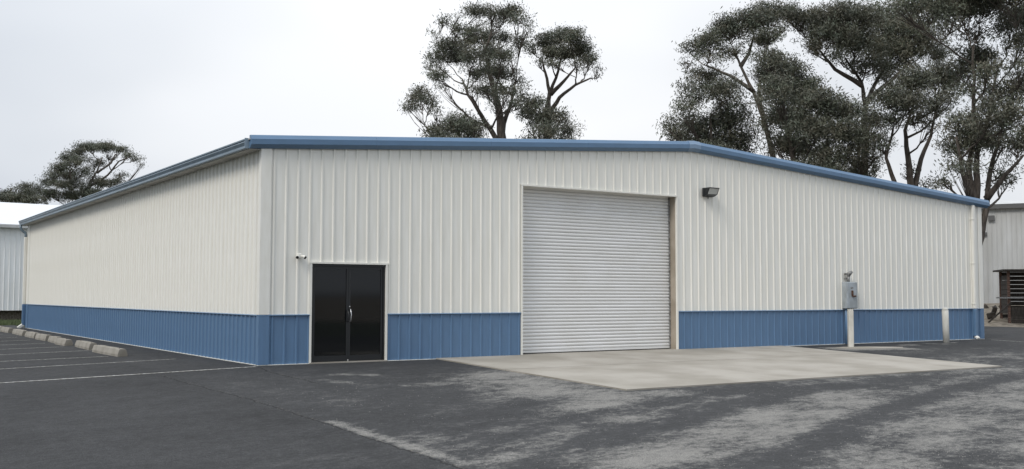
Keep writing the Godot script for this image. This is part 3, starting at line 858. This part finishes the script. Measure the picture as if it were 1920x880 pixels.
func make_roller_door(w: Node3D) -> void:
	var r := node("roller_door", w)
	var x0 := 7.42
	var x1 := 13.07
	var top := 4.655
	var depth := -.29
	var st := start()
	box(st, Vector3(x0 - .05, .03, depth - .08), Vector3(x0 - .002, top + .004, .048))
	part("jamb_trim", st, M.cream_trim, r)
	st = start()
	box(st, Vector3(x1 + .012, .03, -.02), Vector3(x1 + .06, top + .004, .048))
	part("jamb_trim", st, M.cream_trim, r)
	st = start()
	box(st, Vector3(x1 + .002, .03, depth - .08), Vector3(x1 + .05, top, -.022))
	part("jamb", st, M.jamb, r)
	st = start()
	box(st, Vector3(x0 - .06, top + .006, depth - .08), Vector3(x1 + .07, top + .052, .052))
	part("head_trim", st, M.cream_trim, r)
	for x in [x0, x1 - .03]:
		st = start()
		box(st, Vector3(x, .03, depth - .05), Vector3(x + .028, top, depth + .05))
		part("guide_rail", st, M.zinc, r)
	# the barrel behind the head
	st = start(false)
	tube(st, [Vector3(x0, top + .16, depth - .22), Vector3(x1, top + .16, depth - .22)], [.2, .2], 14)
	part("barrel", st, M.curtain, r)
	# curtain: one shaped slat after another
	var step := .0978
	var prof := [Vector2(-.030, 0), Vector2(-.012, .006), Vector2(.004, .022), Vector2(.010, .045), Vector2(.008, .068), Vector2(-.002, .084), Vector2(-.022, .0905), Vector2(-.026, step), Vector2(-.034, step), Vector2(-.034, 0)]
	st = start()
	sweep(st, prof, [along(x0 + .01, 0), along(x1 - .012, 0)])
	var slat := mesh_of(st)
	var n := int((top + .05 - .115) / step) + 1
	for k in n:
		put("slat", slat, M.curtain, r, Vector3(0, .115 + k * step, depth))
	st = start()
	soft_box(st, Vector3(x0 + .01, .055, depth - .035), Vector3(x1 - .012, .114, depth + .018), .006)
	part("bottom_bar", st, M.curtain, r)
	st = start()
	box(st, Vector3(x0 + .01, .032, depth - .03), Vector3(x1 - .012, .054, depth + .006))
	part("rubber_seal", st, M.rubber, r)
	st = start()
	box(st, Vector3(x0 - .05, -.1, -.5), Vector3(x1 + .05, .03, .018))
	part("door_sill", st, M.concrete, r)

# ---------------------------------------------------------------- things on and by the warehouse
func make_fittings() -> void:
	# wall pack light
	var t := thing("flood_light", "black wall pack light with glass front, high beside the roller door", "light", Vector3(14.20, 4.70, .03))
	var st := start()
	soft_box(st, Vector3(-.04, .02, 0), Vector3(.36, .30, .07), .015)
	part("back_box", st, M.black_metal, t)
	st = start()
	# hood: wedge open to the front
	box(st, Vector3(-.02, .27, .07), Vector3(.40, .295, .32))
	for x in [-.02, .385]:
		var a := Vector3(x, .03, .07)
		var b := Vector3(x, .27, .07)
		var c := Vector3(x, .27, .31)
		var d := Vector3(x, .09, .22)
		var o := Vector3(.015, 0, 0)
		quad(st, a, b, c, d)
		quad(st, d + o, c + o, b + o, a + o)
		quad(st, d, c, c + o, d + o)
		quad(st, a, d, d + o, a + o)
	quad(st, Vector3(-.02, .03, .07), Vector3(-.02, .09, .22), Vector3(.40, .09, .22), Vector3(.40, .03, .07))
	part("hood", st, M.black_metal, t)
	st = start()
	box(st, Vector3(0, .05, .075), Vector3(.38, .26, .085))
	part("reflector", st, M.reflector, t)
	st = start()
	quad(st, Vector3(-.004, .095, .215), Vector3(-.004, .268, .30), Vector3(.384, .268, .30), Vector3(.384, .095, .215))
	part("lens", st, M.lens, t)
	st = start(false)
	tube(st, [Vector3(.12, .03, .10), Vector3(.12, -.05, .10)], [.015, .012], 8)
	part("sensor", st, M.black_metal, t)
	# small twin sensor by the door
	t = thing("security_sensor", "small white twin head sensor on the wall left of the glass doors", "sensor", Vector3(.94, 2.52, .03))
	st = start()
	soft_box(st, Vector3(-.05, 0, 0), Vector3(.05, .12, .05), .01)
	part("base", st, M.cream_trim, t)
	for s in [-1, 1]:
		st = start(false)
		tube(st, [Vector3(.03 * s, .05, .05), Vector3(.07 * s, .05, .09), Vector3(.10 * s, .02, .14)], [.02, .032, .045], 10)
		part("head", st, M.cream_trim, t)
		st = start(false)
		tube(st, [Vector3(.10 * s, .02, .141), Vector3(.107 * s, .013, .152)], [.038, .034], 10)
		part("lens", st, M.black_metal, t)
	# electrical disconnect
	t = thing("disconnect_box", "grey electrical box with rusty lever on the front wall behind the square topped bollard", "electrical box", Vector3(20.97, 1.22, .032))
	st = start()
	soft_box(st, Vector3(-.27, 0, 0), Vector3(.27, .91, .20), .012)
	part("body", st, M.box_grey, t)
	st = start()
	soft_box(st, Vector3(-.26, .015, .201), Vector3(.275, .90, .228), .01)
	part("cover", st, M.box_grey, t)
	st = start()
	soft_box(st, Vector3(-.06, .44, .229), Vector3(.03, .62, .26), .01)
	soft_box(st, Vector3(-.035, .40, .24), Vector3(.14, .45, .29), .01)
	part("lever", st, M.rust, t)
	st = start()
	box(st, Vector3(-.08, .68, .229), Vector3(.06, .74, .232))
	part("label_plate", st, M.zinc, t)
	st = start(false)
	tube(st, [Vector3(.27, .46, .1), Vector3(.33, .46, .1)], [.06, .055], 12)
	part("hub", st, M.box_grey, t)
	st = start(false)
	tube(st, [Vector3(-.03, .91, .09), Vector3(-.03, 1.12, .09)], [.05, .05], 10)
	tube(st, [Vector3(-.03, 1.12, .09), Vector3(-.02, 1.2, .12), Vector3(.08, 1.26, .16)], [.065, .075, .05], 10)
	part("conduit_head", st, M.zinc, t)
	st = start()
	box(st, Vector3(-.13, 1.0, 0), Vector3(.06, 1.06, .06))
	box(st, Vector3(-.13, 1.14, 0), Vector3(-.08, 1.22, .10))
	part("bracket", st, M.zinc, t)
	st = start(false)
	tube(st, [Vector3(-.15, 0, .07), Vector3(-.15, -1.22, .07)], [.045, .045], 10)
	part("conduit", st, M.blue_trim, t)
	st = start(false)
	tube(st, [Vector3(.18, 0, .05), Vector3(.17, -.6, .045), Vector3(.18, -1.22, .045)], [.012, .012, .012], 6)
	part("wire", st, M.rust, t)
	# bollards
	t = thing("bollard", "cream square topped bollard in front of the grey electrical box", "bollard", on_ground(19.86, 1.04), "bollards along the front wall")
	st = start()
	soft_box(st, Vector3(-.085, -.1, -.085), Vector3(.085, 1.22, .085), .03, Transform3D(Basis(Vector3.UP, -.45), Vector3.ZERO))
	part("post", st, M.bollard, t)
	st = start()
	soft_box(st, Vector3(-.08, 1.221, -.08), Vector3(.08, 1.245, .08), .011, Transform3D(Basis(Vector3.UP, -.45), Vector3.ZERO))
	part("cap", st, M.bollard, t)
	t = thing("bollard", "round topped grey pipe bollard leaning near the right corner of the warehouse", "bollard", on_ground(25.36, .87), "bollards along the front wall")
	t.rotation.z = .03
	st = start(false)
	tube(st, [Vector3(0, -.1, 0), Vector3(0, 1.17, 0)], [.115, .115], 16)
	part("post", st, M.bollard_grey, t)
	st = start(false)
	tube(st, [Vector3(0, 1.17, 0), Vector3(0, 1.215, 0), Vector3(0, 1.25, 0), Vector3(0, 1.27, 0), Vector3(0, 1.275, 0)], [.115, .105, .08, .045, .01], 16)
	part("cap", st, M.bollard_grey, t)

func make_wheel_stops() -> void:
	# z of the near end, length, x
	var spots := [[-6.0, 2.9, -1.66], [-10.0, 2.5, -1.58], [-13.2, 1.5, -1.68], [-15.3, 1.5, -1.60], [-17.4, 1.9, -1.56], [-20.0, 2.1, -1.54], [-22.9, 2.9, -1.52], [-26.8, 2.0, -1.5], [-29.4, 2.4, -1.48]]
	var ord := ["nearest to the warehouse corner", "second from the warehouse corner", "third from the warehouse corner", "fourth from the warehouse corner", "fifth from the warehouse corner", "sixth from the warehouse corner", "seventh from the warehouse corner", "second farthest from the warehouse corner", "farthest from the warehouse corner"]
	for k in spots.size():
		var s: Array = spots[k]
		var len: float = s[1]
		var t := thing("wheel_stop", "weathered concrete wheel stop beside the side wall, " + ord[k], "wheel stop", on_ground(s[2], s[0]), "wheel stops along the side wall")
		t.rotation.y = [.02, -.03, .03, -.02, .02, 0, -.015, .02, 0][k]
		t.rotation.z = -.022
		var st := start()
		var prof := [Vector2(.14, -.02), Vector2(.14, .06), Vector2(.095, .195), Vector2(.075, .21), Vector2(-.075, .21), Vector2(-.095, .195), Vector2(-.14, .06), Vector2(-.14, -.02)]
		var fr := []
		var n := 5
		for i in n + 1:
			var f := Transform3D(Basis(Vector3.UP, -PI / 2), Vector3(rng.randf_range(-.006, .006), rng.randf_range(-.006, .006), -len * (1.0 - float(i) / n)))
			if i == 0 or i == n:
				f.basis = f.basis.scaled(Vector3(.93, .95, 1))
			fr.append(f)
		sweep(st, prof, fr)
		part("block", st, M.stop, t)
		for z in [-.35, -len + .35]:
			st = start(false)
			tube(st, [Vector3(0, .20, z), Vector3(0, .216, z)], [.018, .018], 8)
			part("pin", st, M.rust, t)

# ---------------------------------------------------------------- neighbours
func make_neighbours() -> void:
	# white shed beyond the left end
	var t := thing("white_shed", "white ribbed metal shed with pale roof beyond the left end of the warehouse", "shed", Vector3(-7.0, 0, -46.6))
	t.rotation.y = .10
	var base := .66
	var high := 5.95
	var wide := 44.0
	var st := start()
	var x := -14.0
	while x < wide - 14.0:
		var run := sheet_run(3 * PITCH, base, high)
		put("wall_panel", run, M.white_wall, t, Vector3(x, 0, 0))
		x += 3 * PITCH
	box(st, Vector3(-14, base, -14), Vector3(x - .3, high, -.05))
	part("wall_core", st, M.white_wall, t)
	st = start()
	box(st, Vector3(-14, -.5, -13.6), Vector3(x - .5, base - .02, -.35))
	part("plinth", st, M.rubble, t)
	st = start()
	var o := Vector3(0, .06, 0)
	for s in [[.35, high - .02, -11.0, high + 2.25], [-11.0, high + 2.25, -22.0, high]]:
		var a := Vector3(-14.3, s[1], s[0])
		var b := Vector3(x, s[1], s[0])
		var c := Vector3(x, s[3], s[2])
		var d := Vector3(-14.3, s[3], s[2])
		quad(st, a + o, d + o, c + o, b + o)
		quad(st, a, b, c, d)
		quad(st, a, a + o, b + o, b)
		quad(st, b, b + o, c + o, c)
	part("roof", st, M.white_roof, t)
	st = start()
	box(st, Vector3(-14.3, high - .17, .24), Vector3(x, high - .03, .36))
	part("gutter", st, M.grey_wall, t)
	# grey shed on the right
	t = thing("grey_shed", "weathered grey metal shed with dark roof edge at the right side", "shed", Vector3(58.7, 1.1, -17.1))
	t.rotation.y = -deg_to_rad(62)
	x = -4.2
	while x < 16.0:
		var run2 := sheet_run(3 * PITCH, .0, 6.7)
		put("wall_panel", run2, M.grey_wall, t, Vector3(x, 0, 0))
		x += 3 * PITCH
	st = start()
	box(st, Vector3(-4.2, -1.4, -10), Vector3(x - .2, 6.65, -.04))
	part("wall_core", st, M.grey_wall, t)
	st = start()
	box(st, Vector3(-4.5, 6.55, .05), Vector3(x, 6.86, .30))
	part("fascia", st, M.dark_trim, t)
	st = start()
	quad(st, Vector3(-4.5, 6.87, .32), Vector3(-4.5, 7.8, -9), Vector3(x, 7.8, -9), Vector3(x, 6.87, .32))
	part("roof", st, M.grey_wall, t)
	st = start()
	box(st, Vector3(-.75, 5.75, .06), Vector3(-.35, 6.1, .2))
	part("vent_box", st, M.dark_trim, t)
	st = start()
	box(st, Vector3(-1.3, 4.75, .05), Vector3(-.85, 4.95, .16))
	part("bracket", st, M.dark_trim, t)
	# derelict lean-to in front of it
	t = thing("derelict_hut", "dark derelict timber hut on the dirt bank at the right edge", "hut", Vector3(48.6, .35, -10.6))
	t.rotation.y = -deg_to_rad(48)
	for p in [[0.0, .0], [2.6, 0.0], [0.0, -2.2], [2.6, -2.2]]:
		st = start()
		box(st, Vector3(p[0] - .07, -.6, p[1] - .07), Vector3(p[0] + .07, 2.75, p[1] + .07))
		part("post", st, M.old_brick, t)
	for k in 11:
		st = start()
		box(st, Vector3(.02, .02 + k * .25, -2.32 + .02 * (k % 3)), Vector3(2.6, .245 + k * .25, -2.28 + .02 * (k % 3)))
		part("board", st, M.old_wood, t)
	for k in 5:
		st = start()
		box(st, Vector3(.10, -.5 + k * .24, .02 + .015 * (k % 2)), Vector3(2.6, -.28 + k * .24, .06 + .015 * (k % 2)))
		part("board", st, M.old_wood, t)
	for k in 8:
		st = start()
		box(st, Vector3(-.02 + .01 * (k % 2), .3 + k * .28, -2.1), Vector3(.02 + .01 * (k % 2), .56 + k * .28, -.1))
		part("board", st, M.old_wood, t)
	st = start()
	box(st, Vector3(-.35, 2.76, -2.6), Vector3(3.0, 2.86, .35))
	part("roof", st, M.old_wood, t)
	st = start()
	box(st, Vector3(-.7, 1.18, .08), Vector3(2.8, 1.26, .22))
	part("shelf", st, M.zinc, t)
	st = start()
	box(st, Vector3(-.04, -.04, -.04), Vector3(1.7, .04, .04), Transform3D(Basis(Vector3.BACK, PI - -.75), Vector3(.1, .95, .1)))
	part("brace", st, M.old_wood, t)
	# rubble on the bank
	t = thing("rubble_heap", "low heap of dark rubble and broken concrete at the foot of the grey shed", "rubble", Vector3(52.6, .7, -15.2))
	for k in 34:
		st = start()
		var s := rng.randf_range(.08, .28)
		var at := Vector3(rng.randfn(0, 1.9), 0, rng.randfn(0, 1.2))
		at.y = .45 * exp(-at.length_squared() / 5.0) + rng.randf_range(-.2, .15)
		var tr := Transform3D(Basis.from_euler(Vector3(rng.randf() * 3, rng.randf() * 3, rng.randf() * 3)), at)
		soft_box(st, Vector3(-s, -s * .5, -s * .7), Vector3(s, s * .5, s * .7), s * .2, tr)
		part("chunk", st, M.rubble if k % 3 else M.old_wood, t)

# ---------------------------------------------------------------- trees
func leaf_spray(seed_: int) -> ArrayMesh:
	var r := RandomNumberGenerator.new()
	r.seed = seed_
	var st := start()
	for k in 46:
		var c := Vector3(r.randfn(0, .25), r.randfn(0, .17), r.randfn(0, .25))
		var dir := Vector3(r.randf_range(-1, 1), r.randf_range(-1.5, .5), r.randf_range(-1, 1)).normalized()
		var side := dir.cross(Vector3(r.randf_range(-1, 1), r.randf_range(-1, 1), r.randf_range(-1, 1))).normalized()
		var l := r.randf_range(.075, .125)
		var wd := r.randf_range(.02, .032)
		quad(st, c - dir * l, c + side * wd - dir * l * .2, c + dir * l, c - side * wd - dir * l * .2)
	return mesh_of(st)

func bend(a: Vector3, b: Vector3, n: int) -> Array:
	# a limb that leaves outwards and turns up
	var out := []
	var d := b - a
	var c := a + Vector3(d.x * .55, d.y * .32, d.z * .55)
	for i in n + 1:
		var t := float(i) / n
		var p := a.lerp(c, t).lerp(c.lerp(b, t), t)
		if i > 0 and i < n:
			p += Vector3(rng.randf_range(-1, 1), rng.randf_range(-1, 1), rng.randf_range(-1, 1)) * d.length() * .022
		out.append(p)
	return out

func make_tree(e: Array, sprays: Array) -> void:
	var called: String = e[0]
	var r0: float = e[2]
	var stems: Array = e[4]
	var first: Array = stems[0]
	var foot := Vector3(first[0], -.3, first[2])
	foot.y = bank(foot.x, foot.z) - .3
	var t := thing(called, e[1], "tree", foot, "gum trees behind the warehouse")
	var st := start(false)
	# skeleton: points and radii that limbs may start from
	var joints := []
	for s in stems.size():
		var pts := []
		var rad := []
		var src: Array = stems[s]
		var thick := r0 if s == 0 else r0 * .62
		if s == 0:
			pts.append(Vector3.ZERO)
			rad.append(r0 * 1.25)
		var n := src.size() / 3
		for i in n:
			var p := Vector3(src[i * 3], src[i * 3 + 1], src[i * 3 + 2]) - foot
			if pts.size():
				var q: Vector3 = pts[pts.size() - 1]
				for h in [.33, .67]:
					pts.append(q.lerp(p, h) + Vector3(rng.randf_range(-1, 1), 0, rng.randf_range(-1, 1)) * .07 * minf(1.0, q.distance_to(p) * .3))
					rad.append(0.0)
			pts.append(p)
			rad.append(0.0)
		for i in pts.size():
			rad[i] = lerpf(thick * (1.1 if s == 0 else 1.0), .055, pow(float(i) / (pts.size() - 1), .85))
			joints.append([pts[i], rad[i]])
		tube(st, pts, rad, 9)
	var flat: Array = e[5]
	var order := []
	for k in range(0, flat.size(), 6):
		order.append([Vector3(flat[k], flat[k + 1], flat[k + 2]) - foot, flat[k + 3], flat[k + 4], flat[k + 5]])
	var where: Array[Transform3D] = []
	var tint := PackedColorArray()
	var gap := FastNoiseLite.new()
	gap.seed = 100 + used.get(called, 0)
	gap.frequency = 1.5
	gap.fractal_octaves = 3
	for c in order:
		var mid: Vector3 = c[0]
		var rx: float = c[1]
		var ry: float = c[2]
		var dens: float = c[3]
		var goal := mid - Vector3(0, ry * .45, 0)
		var best := 1e9
		var from: Array = joints[0]
		for j in joints:
			var p: Vector3 = j[0]
			var d := goal - p
			var flat_d := Vector2(d.x, d.z).length()
			var cost := d.length() + maxf(0, flat_d * .7 - d.y) * 2.2
			if cost < best:
				best = cost
				from = j
		var n := 6
		var limb := bend(from[0], goal, n)
		var rad := []
		var rr := minf(from[1] * .7, .03 + .014 * (from[0] as Vector3).distance_to(goal) + .012 * rx)
		for i in n + 1:
			rad.append(lerpf(rr, .022, float(i) / n))
			if i > 2:
				joints.append([limb[i], rad[i]])
		tube(st, limb, rad, 6, false)
		# twigs that fan out into the clump
		var twigs := int(clampf(8 + rx * 7, 9, 26))
		for k in twigs:
			var a := rng.randf() * TAU
			var u := rng.randf_range(-.3, 1.0)
			var q := sqrt(1 - u * u) * rng.randf_range(.6, .95)
			var tip := mid + Vector3(cos(a) * q * rx, u * ry * .9, sin(a) * q * rx)
			var b := bend(limb[rng.randi_range(3, n)], tip, 3)
			tube(st, b, [.028, .022, .016, .008], 4, false)
		# leaves, thicker on the upper and outer side of the clump
		var vol := rx * rx * ry
		var amount := int(dens * (25.0 * vol + 88.0 * rx * rx))
		var shade := rng.randf_range(.85, 1.2)
		for k in amount:
			var v := Vector3(rng.randfn(), rng.randfn(), rng.randfn()).normalized()
			if v.y < -.35 and rng.randf() < .75:
				v.y = -v.y
			var f := pow(rng.randf(), .5) * rng.randf_range(.9, 1.34)
			var p := mid + Vector3(v.x * rx, v.y * ry, v.z * rx) * f
			if gap.get_noise_3dv(p) < -.02 + .16 * rng.randf() - .14 * (dens - .7):
				continue
			var bs := Basis.from_euler(Vector3(rng.randf_range(-.5, .5), rng.randf() * TAU, rng.randf_range(-.5, .5))).scaled(Vector3.ONE * rng.randf_range(.75, 1.25))
			where.append(Transform3D(bs, p))
			var g := shade * rng.randf_range(.65, 1.4)
			var o := rng.randf_range(-.010, .012)
			tint.append(Color((.078 + o) * g, .082 * g, .056 * g))
	part("trunk", st, M.bark_pale if e[3] else M.bark, t)
	var mm := MultiMesh.new()
	mm.transform_format = MultiMesh.TRANSFORM_3D
	mm.use_colors = true
	mm.mesh = sprays[rng.randi() % sprays.size()]
	mm.instance_count = where.size()
	for k in where.size():
		mm.set_instance_transform(k, where[k])
		mm.set_instance_color(k, tint[k])
	var crown := MultiMeshInstance3D.new()
	crown.name = "crown"
	crown.multimesh = mm
	crown.material_override = M.leaf
	crown.set_meta("kind", "stuff")
	t.add_child(crown)

func make_grass() -> void:
	var st := start()
	for k in 9:
		var a := k * 2.4
		var p := Vector3(cos(a), 0, sin(a)) * .05 * (k % 3)
		var s := Vector3(cos(a + 1.3), 0, sin(a + 1.3)) * .012
		var tip := p + Vector3(cos(a) * .06, .10 + .02 * (k % 4), sin(a) * .06)
		for v in [p - s, tip, p + s]:
			st.add_vertex(v)
	var mm := MultiMesh.new()
	mm.transform_format = MultiMesh.TRANSFORM_3D
	mm.use_colors = true
	mm.mesh = mesh_of(st)
	mm.instance_count = 9000
	for k in mm.instance_count:
		var x := rng.randf_range(-9, 8)
		var z := rng.randf_range(-47, -38.1)
		mm.set_instance_transform(k, Transform3D(Basis(Vector3.UP, rng.randf() * TAU).scaled(Vector3.ONE * rng.randf_range(.7, 1.6)), on_ground(x, z, -.06)))
		var g := rng.randf_range(.7, 1.3)
		mm.set_instance_color(k, Color(.075 * g, .10 * g, .04 * g))
	var o := MultiMeshInstance3D.new()
	o.name = "grass"
	o.multimesh = mm
	o.material_override = M.grass
	add_child(o)
	o.set_meta("kind", "stuff")
	tag(o, "strip of short grass in front of the white shed", "grass")

func make_gravel() -> void:
	# loose stones lying in the dust
	var st := start()
	var o := [Vector3(1, -.2, .1), Vector3(.2, -.2, 1), Vector3(-1, -.2, .2), Vector3(-.1, -.2, -.9), Vector3(.15, .62, .05)]
	for k in 4:
		for v in [o[k], o[4], o[(k + 1) % 4]]:
			st.add_vertex(v)
	var mm := MultiMesh.new()
	mm.transform_format = MultiMesh.TRANSFORM_3D
	mm.use_colors = true
	mm.mesh = mesh_of(st)
	var where: Array[Transform3D] = []
	while where.size() < 16000:
		var p := Vector2(rng.randf_range(-2.2, 16), rng.randf_range(3.5, 17.5))
		if p.x > 4.6 and p.y < 7.75:
			continue
		var d := .06
		for e in DUST:
			var q := near_line(p, e[0])
			if q < e[1] * 2.0:
				d = maxf(d, e[2] * (1.0 - q / (e[1] * 2.0)))
		for e in TRACKS:
			if near_line(p, e[0]) < e[1]:
				d *= .3
		if rng.randf() > d:
			continue
		var s := .004 + .006 * pow(rng.randf(), 3.0)
		where.append(Transform3D(Basis(Vector3.UP, rng.randf() * TAU).scaled(Vector3.ONE * s), on_ground(p.x, p.y, .002)))
	mm.instance_count = where.size()
	for k in where.size():
		mm.set_instance_transform(k, where[k])
		var g := rng.randf_range(.10, .28)
		mm.set_instance_color(k, Color(g, g * .96, g * .88))
	var g2 := MultiMeshInstance3D.new()
	g2.name = "gravel"
	g2.multimesh = mm
	g2.material_override = M.grass
	add_child(g2)
	g2.set_meta("kind", "stuff")
	tag(g2, "loose pale gravel scattered over the asphalt in front of the apron", "gravel")

func _ready() -> void:
	rng.seed = 11
	var cam := Camera3D.new()
	cam.name = "camera"
	add_child(cam)
	cam.fov = 25.40
	cam.near = .1
	cam.far = 3000
	cam.transform = Transform3D(Basis(Vector3(0.83236, 0.00192, 0.55423), Vector3(-0.03408, 0.99828, 0.04772), -Vector3(0.55318, 0.05861, -0.83100)).orthonormalized(), Vector3(-8.61694, 1.64125, 23.58817))
	cam.current = true
	var env := Environment.new()
	env.background_mode = Environment.BG_SKY
	env.sky = Sky.new()
	var sky := PanoramaSkyMaterial.new()
	sky.panorama = make_sky()
	env.sky.sky_material = sky
	env.tonemap_mode = Environment.TONE_MAPPER_LINEAR
	env.tonemap_exposure = 1.25
	env.sdfgi_enabled = true
	env.ssao_enabled = true
	env.ssil_enabled = true
	var we := WorldEnvironment.new()
	we.name = "world"
	we.environment = env
	add_child(we)
	var sun := DirectionalLight3D.new()
	sun.name = "sun"
	sun.light_energy = .5
	sun.light_color = Color(1, .975, .94)
	sun.light_angular_distance = 22
	sun.shadow_enabled = true
	add_child(sun)
	sun.look_at_from_position(Vector3(-8.5, 9, 3), Vector3.ZERO)
	make_materials()
	make_ground()
	make_apron()
	make_markings()
	make_warehouse()
	make_neighbours()
	make_wheel_stops()
	make_fittings()
	var sprays := [leaf_spray(1), leaf_spray(2), leaf_spray(3)]
	for e in TREES:
		make_tree(e, sprays)
	make_grass()
	make_gravel()
